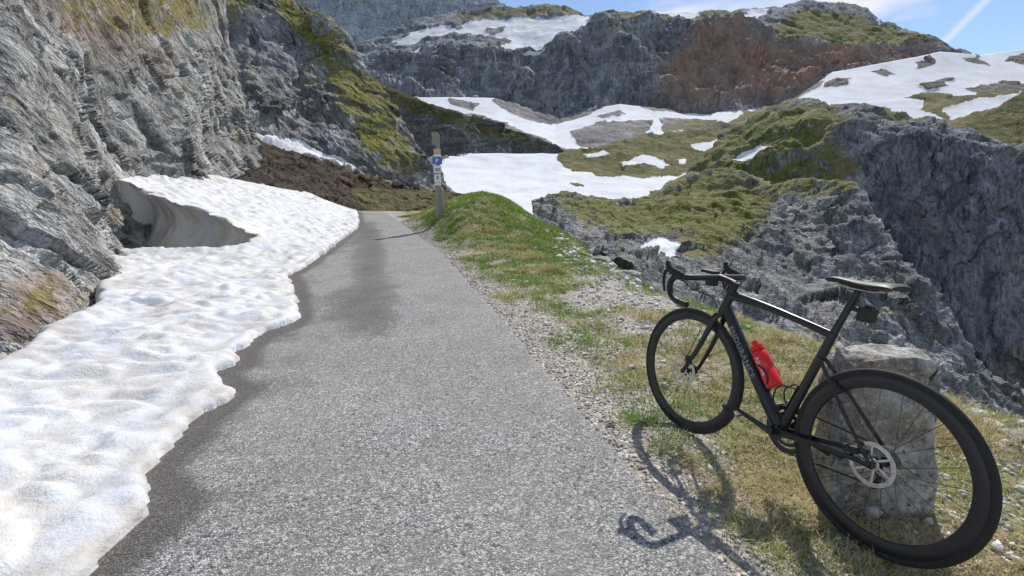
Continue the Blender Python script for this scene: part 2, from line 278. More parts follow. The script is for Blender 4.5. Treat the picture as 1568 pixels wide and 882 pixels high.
strip("rock_wall",-700,392,1.9,[[(-700,1400,1.9),(-200,900,2.7),(0,660,3.5),(60,600,4.1),(110,540,4.9),(140,470,6.6),(200,400,8.9),(250,360,10.5),(300,310,12.5),(340,280,16),(392,260,20)],[(-700,1000,2.3),(-200,660,3.1),(0,520,4.1),(60,480,4.8),(110,440,5.8),(135,395,7.6),(200,320,9.8),(250,290,11.2),(290,262,13.2),(330,215,17),(392,230,21)],[(-700,100,4.5),(-200,100,5.6),(0,100,6.8),(100,100,8.5),(200,100,11.5),(300,100,15.5),(345,130,19),(370,185,21),(392,235,22)],[(-700,-500,7),(-200,-400,8.5),(0,-350,10),(100,-320,12),(200,-300,16),(280,-260,21),(320,-100,22),(345,40,22),(360,120,22),(375,190,22.5),(392,232,23)]],[40,160,160],m_wall,1.05,.14,(.6,.6,1.0),
 grass=[[(20,-30),(80,20),(120,60),(200,70),(340,60),(330,-200),(0,-300)],[(0,450),(60,440),(75,490),(0,510)]],red=[[(40,-20),(90,25),(200,60),(240,100),(190,80),(100,60)],[(0,450),(50,450),(70,490),(0,520)]],sg=.5,gb=-.25,soft=6,rotz=(math.radians(50),(1,0,0)),wb=12,lowf=2.4,butt=1.2)
# ------------------------------------------------------------------ near ground
def xr(y): return np.interp(y,[-4,0,1.534,2.565,5.76,10,13,16,19,22,27],[2.2,1.2,.78,.488,-.302,-1.43,-2.5,-3.6,-4.9,-7,-12])
def xe(y): return np.interp(y,[-4,1,2.9,3.6,4.9,7,10,13.8,15.5,19,27],[4.8,4,3.15,3.0,2.74,1.98,1.6,1.4,.6,-.6,-5])
def g(y): return .05*(np.minimum(y,19)-2.3)+.0025*np.clip(y-6,0,13)**2
def G(x,y):
    z=g(y); r=x-xr(y); e=-r-3.5
    z=z+.92*np.exp(-((x+1.0)/1.6)**2-((y-15.5)/3.8)**2)*sst(r,.0,1.2)
    rv=sst(r,.02,.5)
    z=z+rv*(.05*fbm(P3(x*1.1,y*1.1),3)+.018*fbm(P3(x*6,y*6,3.),3)-.02)
    lv=sst(e,0,.4)
    z=z+lv*(-.22+.12*fbm(P3(x*1.5,y*1.5,9.),4))+.3*np.clip(e-1.4,0,9)
    d=x-xe(y)+.25*fbm(P3(x*.8,y*.8,5.),3)
    z=z-1.0*np.log1p(np.exp(np.clip(d*5,-30,30)))/5
    return z
xs=np.concatenate([np.arange(-16,-4,.12),np.arange(-4,4.5,.03),np.arange(4.5,14,.2)]); ys=np.concatenate([np.arange(-4,.6,.15),np.arange(.6,6,.03),np.arange(6,27,.06)])
X,Y=np.meshgrid(xs,ys); Z=G(X,Y)
t=NT("verge_ground")
st=t.vor(38,'F1',out=1); stv=t.vor(38); n=t.noise(2.2,6,.65); nf=t.noise(30,4,.7)
sep=t.n("ShaderNodeSeparateColor"); t.lk(st,sep.inputs[0])
grav=t.mix(sep.outputs[0],(.38,.34,.29),(.72,.69,.63)); grav=t.mix(t.ramp(stv,[(.25,0.),(.6,.7)]),grav,(.24,.20,.16))
soil=t.mix(t.ramp(nf,[(.35,0.),(.65,1.)]),(.18,.145,.09),(.44,.37,.25))
soil=t.mix(t.ramp(t.noise(9,3,.6),[(.45,0.),(.6,.7)]),soil,(.14,.16,.055))
k=t.math('ADD',t.attr("gravel"),t.math('MULTIPLY_ADD',n,1.6,-.8))
col=t.mix(t.ramp(k,[(.42,0.),(.6,1.)]),soil,grav)
hh=t.math('ADD',t.math('MULTIPLY',stv,-.6),nf)
gm_=t.fin(col,.95,t.bump(hh,.9,.02),0,.15)
r=X-xr(Y); gravel=1.0-.55*sst(r,.3,.8)+.55*np.exp(-((X-1.25)/.55)**2-((Y-5.8)/1.4)**2)+.4*np.exp(-((X-1.7)/.5)**2-((Y-8.5)/2)**2)+.4*np.exp(-((X-2.3)/.4)**2-((Y-2.1)/.4)**2)-.25*sst(r,2.,3)
gravel=gravel-.35*np.exp(-((Y-2)/1.2)**2)*sst(r,.0,.35)
gravel+=.35*sst(-r-3.5,0,.5)
mesh_np("ground",np.stack([X,Y,Z],-1).reshape(-1,3),gridfaces(*X.shape),gm_,True,None,dict(gravel=gravel.ravel()))
tv=NT("valley"); vm=tv.fin(tv.mix(tv.noise(.02,6),(.05,.07,.02),(.2,.2,.17)),.95)
a=np.linspace(-4000,4000,81); XX,YY=np.meshgrid(a,a); mesh_np("valley_ground",P3(XX,YY,-60).reshape(-1,3)+np.concatenate([np.zeros((XX.size,2)),(8*fbm(P3(XX/300,YY/300),3)).reshape(-1,1)],1),gridfaces(81,81),vm)
# ------------------------------------------------------------------ near snow (plan outline)
SNOW=[(-1.42,-.6),(-1.42,.3),(-1.36,1.0),(-1.453,1.537),(-1.42,1.86),(-1.56,1.98),(-1.69,2.08),(-1.74,2.45),(-1.79,2.64),(-1.76,3.02),(-1.90,3.12),(-2.12,3.36),(-2.02,3.55),(-2.16,3.8),(-2.26,4.23),(-2.12,4.6),(-2.15,4.88),(-2.62,5.94),(-3.30,7.27),(-3.46,8.5),(-3.95,11.3),(-4.4,14.3),(-5.7,18.5),(-7.8,19),(-8.6,15),(-8.6,12.5),(-8.1,10.3),(-7.5,9.5),(-6.8,9.25),(-6.0,9.35),(-5.3,9.2),(-4.7,8.85),(-5.0,8.45),(-5.8,8.2),(-6.6,7.9),(-6.4,7.2),(-5.3,6.2),(-4.6,5.4),(-4.2,4.87),(-3.95,4.04),(-3.5,3.2),(-3.2,2.4),(-3.1,1.2),(-3.2,-.6)]
rightx=lambda y: np.interp(y,[-.6,1.5,2.1,3.1,4.2,4.9,5.9,7.3,8.5,11.3,14.3,18.5],[-1.4,-1.43,-1.6,-1.85,-2.2,-2.2,-2.6,-3.3,-3.46,-3.95,-4.4,-5.7])
xs=np.arange(-9,-1.1,.028); ys=np.concatenate([np.arange(-.8,6,.028),np.arange(6,19.4,.045)]); X,Y=np.meshgrid(xs,ys)
sd=polysd(X,Y,SNOW)+.055*fbm(P3(X*2.6,Y*2.6,1.),5,.6)+.012*fbm(P3(X*12,Y*12,2.),2)
e=np.log1p(np.exp((rightx(Y)-.15-X)*3.5))/3.5
tl=.055+.075*e; th_=.05+.36*e
b=sst(Y,7.6,9.6); T=tl*(1-b)+th_*b
T=T+.06*sst(sd,0,.6)*fbm(P3(X*.9,Y*.9,4.),3)
T=np.maximum(T,.05)
wx=X+.12*fbm(P3(X*2,Y*2,21.),3); wy=Y+.12*fbm(P3(X*2,Y*2,31.),3)
cups=np.abs(perlin(P3(wx*3.4,wy*5.6,6.)))+.32*np.abs(perlin(P3(wx*8.5,wy*12.5,9.)))+.40*fbm(P3(wx*1.6,wy*2.4,3.),3)
ripple=np.maximum(.08*(cups-.33)*sst(sd,.0,.25),-.55*T)
prof=np.sqrt(np.clip(1-(1-np.clip(sd/.07,0,1))**2,0,1))
rimw=np.where(sd<.07,prof,1.)
near_mouth=np.exp(-((Y-9.2)/.55)**2)*(X<-4.75)*(Y>8.75)
pm=np.clip(sd/.42,0,1)
Gb=g(Y)+.012+.0*X; Gg=G(X,Y)
zl=Gb+T*rimw+ripple
zm=Gb-.05+(T+.05)*pm
zz=np.where((near_mouth>.3)&(sd<.42),zm,zl)
zz=np.where(sd<0,Gg-.35,zz)
Yd=Y+np.where((near_mouth>.3)&(sd>0)&(sd<.42),.62*np.sin(np.pi*pm)**.8*np.clip(T,0,1),0)
Yd=Yd-np.where((near_mouth>.3)&(sd>.30)&(sd<.9),.26*np.exp(-((sd-.46)/.12)**2),0)
t=NT("snow_near")
n1=t.noise(1.1,4,.6); n2=t.noise(14,4,.75); n3=t.noise(70,3,.7); nd=t.noise(2.2,7,.75)
c=t.mix(t.ramp(n1,[(.35,0.),(.7,1.)]),(.62,.645,.68),(.75,.745,.73))
c=t.mix(t.ramp(nd,[(.47,0.),(.70,.7)]),c,(.52,.44,.35))
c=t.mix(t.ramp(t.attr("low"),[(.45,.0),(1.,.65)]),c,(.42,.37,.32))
c=t.mix(t.ramp(n3,[(.58,0.),(.72,.5)]),c,(.30,.25,.2))
h=t.math('ADD',t.math('MULTIPLY',n2,.7),t.math('MULTIPLY',n3,.15))
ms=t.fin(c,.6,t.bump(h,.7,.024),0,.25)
fc=gridfaces(*X.shape); keep=(sd.ravel()[fc].max(1)>-.06); V=np.stack([X,Yd,zz],-1).reshape(-1,3)
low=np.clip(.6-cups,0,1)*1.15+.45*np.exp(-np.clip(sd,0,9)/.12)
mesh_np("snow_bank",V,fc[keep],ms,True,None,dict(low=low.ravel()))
# ------------------------------------------------------------------ road
ys=np.concatenate([np.arange(-4,8,.06),np.arange(8,26,.12)]); nn=90; s=np.linspace(0,1,nn)
Yr=np.repeat(ys[:,None],nn,1); edge=.03*fbm(P3(ys*3,ys*0),5,.6)
Xr=(xr(ys)+edge)[:,None]-(3.5)*s[None]
Zr=g(Yr)+.006+.015*np.sin(np.pi*s)[None]
Zr[:,0]-=.012
sdr=-polysd(Xr,Yr,SNOW)
wet=1.1*np.clip(1-sdr/.18,0,1)+.40*np.clip(1-sdr/.8,0,1)+.60*np.exp(-((Xr-(-1.75-.28*(Yr-6)))/.38)**2)*sst(Yr,3.2,5.)*(1-sst(Yr,13,17))
t=NT("asphalt")
v1=t.n("ShaderNodeTexVoronoi"); t.lk(t.coord(),v1.inputs["Vector"]); v1.inputs["Scale"].default_value=135
sp=t.n("ShaderNodeSeparateColor"); t.lk(v1.outputs["Color"],sp.inputs[0])
v2=t.n("ShaderNodeTexVoronoi"); t.lk(t.coord(),v2.inputs["Vector"]); v2.inputs["Scale"].default_value=75
sp2=t.n("ShaderNodeSeparateColor"); t.lk(v2.outputs["Color"],sp2.inputs[0])
c=t.ramp(sp.outputs[0],[(0.,(.13,.127,.122)),(.35,(.27,.265,.255)),(.75,(.41,.405,.39)),(1.,(.72,.71,.69))])
c=t.mix(t.ramp(v1.outputs["Distance"],[(.35,0.),(.75,.7)]),c,(.09,.087,.083))
c=t.mix(t.ramp(sp2.outputs[1],[(.93,0.),(.95,.5)]),c,(.68,.67,.64))
c=t.mix(t.ramp(sp2.outputs[0],[(.95,0.),(.97,.8)]),c,(.07,.06,.05))
nb=t.noise(.9,4,.6); c=t.mix(t.ramp(nb,[(.4,0.),(.7,.3)]),c,(.42,.39,.35))
c=t.mix(t.ramp(t.noise(1.7,5,.7),[(.46,0.),(.68,.42)]),c,(.20,.18,.155))
w=t.ramp(t.math('ADD',t.attr("wet"),t.math('MULTIPLY_ADD',t.noise(2.,5,.65),1.1,-.55)),[(.22,0.),(.42,.6),(.75,1.)])
c=t.mix(w,c,t.mix(.76,c,(.07,.061,.052)))
mr=t.fin(c,t.math('MULTIPLY_ADD',w,-.2,.9),t.bump(t.math('MULTIPLY',v1.outputs["Distance"],-1.),.8,.006),0,.25)
mesh_np("road",np.stack([Xr,Yr,Zr],-1).reshape(-1,3),gridfaces(*Xr.shape)[:,::-1],mr,True,None,dict(wet=wet.ravel()))
# ------------------------------------------------------------------ stones
ph=(1+5**.5)/2
ico=np.array([(-1,ph,0),(1,ph,0),(-1,-ph,0),(1,-ph,0),(0,-1,ph),(0,1,ph),(0,-1,-ph),(0,1,-ph),(ph,0,-1),(ph,0,1),(-ph,0,-1),(-ph,0,1)])/1.9
icf=np.array([(0,11,5),(0,5,1),(0,1,7),(0,7,10),(0,10,11),(1,5,9),(5,11,4),(11,10,2),(10,7,6),(7,1,8),(3,9,4),(3,4,2),(3,2,6),(3,6,8),(3,8,9),(4,9,5),(2,4,11),(6,2,10),(8,6,7),(9,8,1)])
def stones(name,x,y,s,mat,zf=G,lift=.25):
    n=len(x); v=ico[None]*(1+.35*rng.normal(size=(n,12,1)))*s[:,None,None]*rng.uniform(.55,1.15,(n,1,3))*np.array([1,1,.75])
    a=rng.uniform(0,6.28,n); c,s_=np.cos(a)[:,None],np.sin(a)[:,None]
    v=np.stack([v[...,0]*c-v[...,1]*s_,v[...,0]*s_+v[...,1]*c,v[...,2]],-1)
    v[...,0]+=x[:,None]; v[...,1]+=y[:,None]; v[...,2]+=(zf(x,y)+s*lift)[:,None]
    f=(icf[None]+12*np.arange(n)[:,None,None]).reshape(-1,3)
    sh=np.repeat(rng.uniform(0,1,n),12)
    return mesh_np(name,v.reshape(-1,3),f,mat,False,None,dict(shade=sh))
t=NT("gravel_stone"); c=t.ramp(t.attr("shade"),[(0,(.22,.19,.16)),(.5,(.46,.42,.36)),(1.,(.76,.73,.68))])
mst=t.fin(t.mix(t.ramp(t.noise(70,3),[(.4,0.),(.7,.4)]),c,(.2,.18,.16)),.9)
n=10000; y=.9+15*rng.random(n)**1.7; r_=np.abs(rng.normal(0,.36,n)); x=xr(y)+r_-.02
x=np.concatenate([x,xr(y[:4500])+rng.uniform(0,2.8,4500)]); y=np.concatenate([y,y[:4500]])
s=.004+.007*rng.random(len(x))**3+.0010*y*rng.random(len(x))
m_=x<xe(y)+.3; stones("gravel",x[m_],y[m_],s[m_],mst)
n=200; y=rng.uniform(1.2,12,n); x=xr(y)+rng.uniform(.1,2.7,n); m_=x<xe(y)+.2; stones("loose_rocks",x[m_],y[m_],(.012+.03*rng.random(n)**2.5)[m_],mst)
X_=[];Y_=[];S_=[]
for cx,cy,sx,sy,m,sz in [(1.25,5.9,.4,.9,700,.03),(1.7,8.5,.3,1.0,260,.06),(1.5,10.5,.3,1.0,160,.08),(1.0,4.6,.3,.5,250,.022),(2.15,2.15,.35,.4,420,.02),(2.9,2.7,.3,.3,160,.035),(1.95,1.5,.3,.25,260,.018),(2.4,3.9,.4,.4,60,.03)]:
    X_+=list(rng.normal(cx,sx,m)); Y_+=list(rng.normal(cy,sy,m)); S_+=list(sz*(.22+rng.random(m)**2.6))
X_,Y_,S_=map(np.array,(X_,Y_,S_)); m_=(X_>xr(Y_)+.15)&(X_<xe(Y_)+.2)
t=NT("pale_limestone"); mpl=t.fin(t.mix(t.ramp(t.noise(35,3,.7),[(.35,0.),(.65,1.)]),(.40,.385,.36),(.78,.76,.73)),.9)
stones("white_rubble",X_[m_],Y_[m_],S_[m_],mpl)
n=600; y=1.2+9*rng.random(n)**1.4; x=xr(y)-rng.uniform(0,3.,n); m_=polysd(x,y,SNOW)<-.05; x,y=x[m_],y[m_]; stones("road_pebbles",x,y,.002+.004*rng.random(len(x))**2,simple("dark_pebble",(.13,.11,.09),.9),lambda x,y:g(y)+.012,.2)
def rock(name,cx,cy,sx,sy,sz,mat,seed,zo=0,rotz_=0):
    import bmesh
    bm=bmesh.new(); bmesh.ops.create_icosphere(bm,subdivisions=5,radius=1); V=np.array([v.co[:] for v in bm.verts]); f=[[v.index for v in q.verts] for q in bm.faces]; bm.free()
    fh,cv=facets(V*1.3+seed); V=V*(1+.45*fh[:,None]+.12*fbm(V*3+seed,4)[:,None])
    V=V*np.array([sx,sy,sz]); c,s_=math.cos(rotz_),math.sin(rotz_); V=np.stack([V[:,0]*c-V[:,1]*s_,V[:,0]*s_+V[:,1]*c,V[:,2]],-1)
    V+=np.array([cx,cy,float(G(np.array([cx*1.]),np.array([cy*1.]))[0])+zo])
    z=np.zeros(len(V)); return mesh_np(name,V,np.array(f),mat,True,None,dict(snow=z,grass=z,red=z,cell=cv))
m_pr=M("pale_rock",1/.15,A=(.32,.31,.29),B=(.66,.64,.61),bumpd=.8,ochre=.2)
for i,(cx,cy,a_,b_,h_) in enumerate([(3.05,3.5,.13,.1,.06),(2.75,2.5,.13,.09,.05),(2.2,1.55,.09,.07,.04),(1.78,1.28,.07,.06,.03),(.55,2.62,.022,.02,.02),(1.9,8.3,.22,.3,.1),(1.75,9.6,.2,.3,.12)]):
    rock("limestone_boulder",cx,cy,a_,b_,h_,m_pr,i*3.7,.01,i)
for i,(cx,cy,a_) in enumerate([(-3.9,3.9,.12),(-4.5,4.9,.16),(-5.0,5.6,.13),(-5.9,6.6,.2),(-6.6,8.3,.25),(-5.8,8.7,.15),(-7.2,8.8,.3)]):
    rock("fallen_rock",cx-.15,cy,a_*1.2,a_,a_*.6,m_wall,i*2.9+50)
# ------------------------------------------------------------------ grass
def grass(name,bx,by,h,w,lean,col,mat,dirb=None,zf=G):
    n=len(bx); a=rng.uniform(0,2*np.pi,n) if dirb is None else dirb
    d=np.stack([np.cos(a),np.sin(a)],-1); pr=np.stack([-d[:,1],d[:,0]],-1)
    z0=zf(bx,by)-.004; V=np.zeros((n,5,3))
    for i,(t_,wf) in enumerate([(0,1),(0,1),(.55,.7),(.55,.7),(1,0)]):
        sgn=(-1 if i%2==0 else 1)*(wf if i<4 else 0)
        off=lean*h*t_**1.8; V[:,i,0]=bx+d[:,0]*off+pr[:,0]*w*sgn*.5; V[:,i,1]=by+d[:,1]*off+pr[:,1]*w*sgn*.5
        V[:,i,2]=z0+h*t_*(1-.35*lean*t_)
    f=(np.array([(0,1,3),(0,3,2),(2,3,4)])[None]+5*np.arange(n)[:,None,None]).reshape(-1,3)
    return mesh_np(name,V.reshape(-1,3),f,mat,False,None,dict(col=np.repeat(col,5,0)))
t=NT("grass_blade"); ca=t.attr("col","Color"); t.fin(ca,.7,None,0,.2)
tr=t.n("ShaderNodeBsdfTranslucent"); t.lk(ca,tr.inputs[0]); mx=t.n("ShaderNodeMixShader"); mx.inputs[0].default_value=.4
out=[q for q in t.t.nodes if q.type=='OUTPUT_MATERIAL'][0]; t.lk(t.b.outputs[0],mx.inputs[1]); t.lk(tr.outputs[0],mx.inputs[2]); t.lk(mx.outputs[0],out.inputs[0]); mg=t.m
def colmix(f,n):
    gr=np.array([.17,.29,.04])[None]*rng.uniform(.6,1.35,(n,1)); sw=np.array([.66,.55,.30])[None]*rng.uniform(.6,1.25,(n,1))
    pick=(rng.random(n)<f)[:,None]; return np.where(pick,gr,sw)
nt=9000; y=.8+16.5*rng.random(nt)**1.5; r_=.16+rng.random(nt)*4.2; x=xr(y)+r_
nzv=fbm(P3(x*1.6,y*1.6,2.),3); den=sst(r_,.2,.75)*.9+nzv*1.1+.12+.45*(y<3.2)
bare=np.exp(-((x-1.3)/.55)**2-((y-5.9)/1.4)**2)*1.5+np.exp(-((x-2.3)/.45)**2-((y-2.1)/.45)**2)*.9
m_=(den-bare>.33)&(x<xe(y)+.5); x,y,r_=x[m_],y[m_],r_[m_]
nb=26; bx=np.repeat(x,nb)+rng.normal(0,.03,len(x)*nb)*(1+np.repeat(y,nb)*.08); by=np.repeat(y,nb)+rng.normal(0,.03,len(x)*nb)*(1+np.repeat(y,nb)*.08)
n=len(bx); hh=(.02+.05*rng.random(n))*(1+.05*by); gf=np.clip(.36+.7*fbm(P3(bx*.9,by*.9,8.),3)+.4*sst(by,4,9)+.25*sst(bx-xr(by),1.6,2.6),.08,.94)
k_=bx>xr(by)+.05
grass("grass",bx[k_],by[k_],hh[k_],(.0020+.0006*by)[k_],rng.uniform(.4,1.8,n)[k_],colmix(gf,n)[k_],mg)
tc=[(1.98,2.75,.16),(2.25,2.75,.17),(2.5,2.7,.15),(2.15,3.1,.15),(2.7,3.1,.13),(1.75,3.3,.12),(1.5,3.9,.12),(2.0,4.2,.12),(1.4,5.0,.1),(2.4,4.3,.12),(.3,9,.14),(.6,7.9,.12),(.1,10,.14),(-.5,11.5,.15),(1.6,2.6,.1),(2.9,2.3,.14),(2.75,1.9,.12),(1.25,1.25,.07),(1.62,1.2,.06),(1.15,2.1,.06),(1.3,1.55,.06),(1.0,1.75,.05),(2.3,2.95,.17),(2.45,3.2,.16),(2.1,2.55,.15),(2.4,2.5,.14)]
bx=[];by=[];hh=[]
for cx,cy,h_ in tc:
    m=460; bx+=list(cx+rng.normal(0,.11,m)); by+=list(cy+rng.normal(0,.09,m)); hh+=list(h_*rng.uniform(.6,1.25,m))
bx,by,hh=map(np.array,(bx,by,hh)); grass("dry_tussocks",bx,by,hh,.0028+.0004*by,rng.uniform(.3,1.5,len(bx)),colmix(np.full(len(bx),.10),len(bx)),mg,dirb=rng.normal(.3,1.1,len(bx)))
# ------------------------------------------------------------------ bicycle
bike=bpy.data.objects.new("road_bicycle",None); COL.objects.link(bike)
bike.matrix_world=Matrix.Translation((1.304,1.681,-.035))@Matrix.Rotation(math.radians(111.88),4,'Z')@Matrix.Rotation(math.radians(-3.05),4,'Y')@Matrix.Rotation(math.radians(4.61),4,'X')
fork=bpy.data.objects.new("front_assembly",None); COL.objects.link(fork); fork.parent=bike
HT=Vector((.79,0,.83)); sa=Vector((-math.cos(math.radians(73)),0,math.sin(math.radians(73))))
fork.matrix_local=Matrix.Translation(HT)@Matrix.Rotation(math.radians(4.3),4,sa)@Matrix.Translation(-HT)
def spline(pts,n=8):
    p=np.array(pts,float); p=np.concatenate([[2*p[0]-p[1]],p,[2*p[-1]-p[-2]]]); out=[]
    for i in range(1,len(p)-2):
        for t in np.linspace(0,1,n,endpoint=False):
            a,b,c,d=p[i-1:i+3]; out.append(.5*((2*b)+(c-a)*t+(2*a-5*b+4*c-d)*t*t+(3*b-a-3*c+d)*t**3))
    out.append(p[-2]); return np.array(out)
class MB:
    def __init__(s): s.V=[];s.F=[]
    def add(s,V,F):
        o=len(s.V); s.V+=[tuple(map(float,v)) for v in V]; s.F+=[[i+o for i in f] for f in F]
    def tube(s,pts,ra,rb=None,n=14,ref=(0,1,0),cap=True,pw=1.,closed=False):
        """ra: in-plane radius, rb: radius along ref"""
        p=np.array(pts,float); m=len(p); ra=np.interp(np.linspace(0,1,m),np.linspace(0,1,np.size(ra)),np.atleast_1d(ra)); rb=ra if rb is None else np.interp(np.linspace(0,1,m),np.linspace(0,1,np.size(rb)),np.atleast_1d(rb))
        T=np.gradient(p,axis=0)
        T/=np.linalg.norm(T,axis=1)[:,None]; a=np.array(ref,float); V=[]
        for i in range(m):
            a=a-T[i]*(a@T[i]); a/=np.linalg.norm(a); b=np.cross(T[i],a)
            for k in range(n):
                th=2*math.pi*k/n; c,q=math.cos(th),math.sin(th); c=math.copysign(abs(c)**pw,c); q=math.copysign(abs(q)**pw,q)
                V.append(p[i]+a*rb[i]*c+b*ra[i]*q)
        Fc=[]
        for i in range(m-1):
            for k in range(n):
                j=i+1; Fc.append([i*n+k,i*n+(k+1)%n,j*n+(k+1)%n,j*n+k])
        Fc.append(list(range(n))[::-1]); Fc.append([(m-1)*n+k for k in range(n)])
        s.add(V,Fc)
    def lathe(s,prof,c,n=64):
        V=[];m=len(prof)
        for i in range(n):
            t=2*math.pi*i/n
            for r,o in prof: V.append((c[0]+r*math.cos(t),c[1]+o,c[2]+r*math.sin(t)))
        Fc=[]
        for i in range(n):
            for k in range(m):
                j=(i+1)%n; Fc.append([i*m+k,i*m+(k+1)%m,j*m+(k+1)%m,j*m+k])
        s.add(V,Fc)
    def box(s,c,d,R=None):
        V=np.array([(x,y,z) for x in(-1,1) for y in(-1,1) for z in(-1,1)])*np.array(d)/2
        if R is not None: V=V@np.array(R).T
        s.add(V+np.array(c),[(0,1,3,2),(4,6,7,5),(0,4,5,1),(2,3,7,6),(0,2,6,4),(1,5,7,3)])
    def obj(s,name,mat,parent,smooth=True,bevel=0):
        o=mesh_np(name,np.array(s.V),s.F,mat,smooth,parent)
        import bmesh
        bm=bmesh.new(); bm.from_mesh(o.data); bmesh.ops.recalc_face_normals(bm,faces=bm.faces); bm.to_mesh(o.data); bm.free()
        if smooth:
            md=o.modifiers.new("es",'EDGE_SPLIT'); md.split_angle=math.radians(40)
        if bevel:
            md=o.modifiers.new("bv",'BEVEL'); md.width=bevel; md.segments=2
        return o
carbon=simple("carbon_paint",(.018,.018,.02),.28,0,.5,20,.1)
matte=simple("matte_black",(.02,.02,.021),.5,0,.4)
rubber=simple("tyre_rubber",(.028,.027,.026),.75,0,.3)
steel=simple("brushed_steel",(.55,.55,.56),.3,1,.5)
dark=simple("dark_alloy",(.07,.07,.075),.35,.8,.5)
redm=simple("red_plastic",(.80,.014,.014),.3,0,.5,30,.08)
grey=simple("grey_decal",(.24,.245,.25),.4)
def wheel(c,parent,name,rim_d=.036):
    b=MB(); t=np.linspace(0,2*np.pi,13)[:-1]
    b.lathe([(.3255+.0145*math.cos(a),.0145*math.sin(a)) for a in t],c,96); b.obj(name+"_tyre",rubber,parent)
    b=MB(); b.lathe([(.318,.0105),(.311,.0125),(.297,.0135),(.311-rim_d,.006),(.311-rim_d-.003,0),(.311-rim_d,-.006),(.297,-.0135),(.311,-.0125),(.318,-.0105)],c,96); b.obj(name+"_rim",carbon,parent)
    b=MB()
    for i in range(24):
        a=2*math.pi*i/24+.07; sgn=1 if i%2 else -1; off=(.5 if (i//2)%2 else -.5)
        h=(c[0]+.024*math.cos(a+off*2.4),c[1]+sgn*.03,c[2]+.024*math.sin(a+off*2.4)); r=.311-rim_d
        b.tube([h,(c[0]+r*math.cos(a),c[1]+sgn*.002,c[2]+r*math.sin(a))],.0011,n=5)
    b.obj(name+"_spokes",dark,parent)
    b=MB(); b.tube([(c[0],-.055,c[2]),(c[0],-.034,c[2]),(c[0],-.033,c[2]),(c[0],-.027,c[2]),(c[0],-.025,c[2]),(c[0],.025,c[2]),(c[0],.027,c[2]),(c[0],.033,c[2]),(c[0],.034,c[2]),(c[0],.058,c[2])],[.011,.011,.026,.026,.012,.012,.026,.026,.014,.012],n=24,ref=(1,0,0)); b.obj(name+"_hub",dark,parent)
    b=MB(); b.lathe([(.080,.048),(.080,.050),(.065,.050),(.065,.048)],c,72)
    for i in range(6):
        a=i*math.pi/3; b.tube([(c[0]+.018*math.cos(a),.049,c[2]+.018*math.sin(a)),(c[0]+.067*math.cos(a+.35),.049,c[2]+.067*math.sin(a+.35))],.0045,.0012,n=6,ref=(0,1,0))
    b.lathe([(.024,.046),(.024,.052),(.008,.053),(.008,.046)],c,24)
    b.obj(name+"_brake_disc",steel,parent)
wheel((0,0,.34),bike,"rear_wheel",.040); wheel((.985,0,.34),fork,"front_wheel",.034)
A=np.array
b=MB()
b.tube(spline([(.822,0,.735),(.62,0,.505),(.415,0,.285)],8),[.026,.028,.029],[.021,.024,.027],n=20,pw=.85)
b.tube(spline([(.808,0,.795),(.62,0,.787),(.42,0,.765),(.268,0,.742)],6),[.024,.018,.015,.017],[.018,.018,.013,.013],n=18,pw=.9)
b.tube([(.405,0,.262),(.345,0,.47),(.302,0,.62),(.262,0,.755)],[.022,.020,.019,.018],[.019,.016,.014,.013],n=18)
b.tube([HT+(-sa)*-.004,HT-sa*.04,HT-sa*.13],[.019,.021,.026],[.017,.020,.024],n=20)
b.tube([(.405,-.043,.27),(.405,.043,.27)],.024,n=24,ref=(1,0,0))
for s_ in(1,-1):
    b.tube(spline([(.40,s_*.028,.268),(.31,s_*.033,.285),(.12,s_*.055,.325),(-.005,s_*.066,.34)],6),[.017,.014,.011,.010],[.010,.008,.007,.006],n=12)
    b.tube(spline([(.296,s_*.008,.645),(.265,s_*.022,.617),(.13,s_*.048,.475),(.0,s_*.066,.345)],6),[.010,.008,.0075,.008],[.007,.006,.005,.005],n=12)
    b.tube([(-.012,s_*.062,.34),(.014,s_*.062,.34)],.015,.006,n=12)
b.obj("frame",carbon,bike)
b=MB(); b.tube(spline([(.266,0,.742),(.235,0,.84),(.205,0,.935)],6),[.016,.014,.013],[.011,.010,.010],n=16); b.tube([(.18,0,.945),(.235,0,.945)],.013,.016,n=12); b.obj("seatpost",carbon,bike)
b=MB(); b.tube([HT-sa*.125,HT-sa*.155],[.024,.022],[.024,.03],n=18)
for s_ in(1,-1):
    b.tube(spline([HT-sa*.145+Vector((0,s_*.012,0)),HT-sa*.175+Vector((.006,s_*.036,0)),(.905,s_*.047,.5),(.983,s_*.056,.338)],7),[.018,.017,.014,.010],[.011,.010,.008,.006],n=14)
b.obj("fork",carbon,fork)
b=MB(); b.tube([HT+sa*.002,HT+sa*.035],.019,n=18,ref=(0,1,0)); b.tube([HT+sa*.02,(.83,0,.862),(.885,0,.868)],[.02,.016,.018],[.019,.016,.022],n=16); b.obj("stem",matte,fork)
b=MB()
for s_ in(1,-1):
    b.tube(spline([(.885,0,.868),(.885,s_*.09,.868),(.887,s_*.165,.867),(.905,s_*.198,.866),(.945,s_*.207,.863),(.982,s_*.209,.850),(1.0,s_*.211,.815),(.988,s_*.213,.772),(.95,s_*.216,.746),(.905,s_*.219,.739),(.862,s_*.221,.737)],5),[.0155,.015,.015,.0155,.0155,.0155,.0155,.0155],n=14,ref=(0,0,1))
b.obj("handlebar",matte,fork)
b=MB()
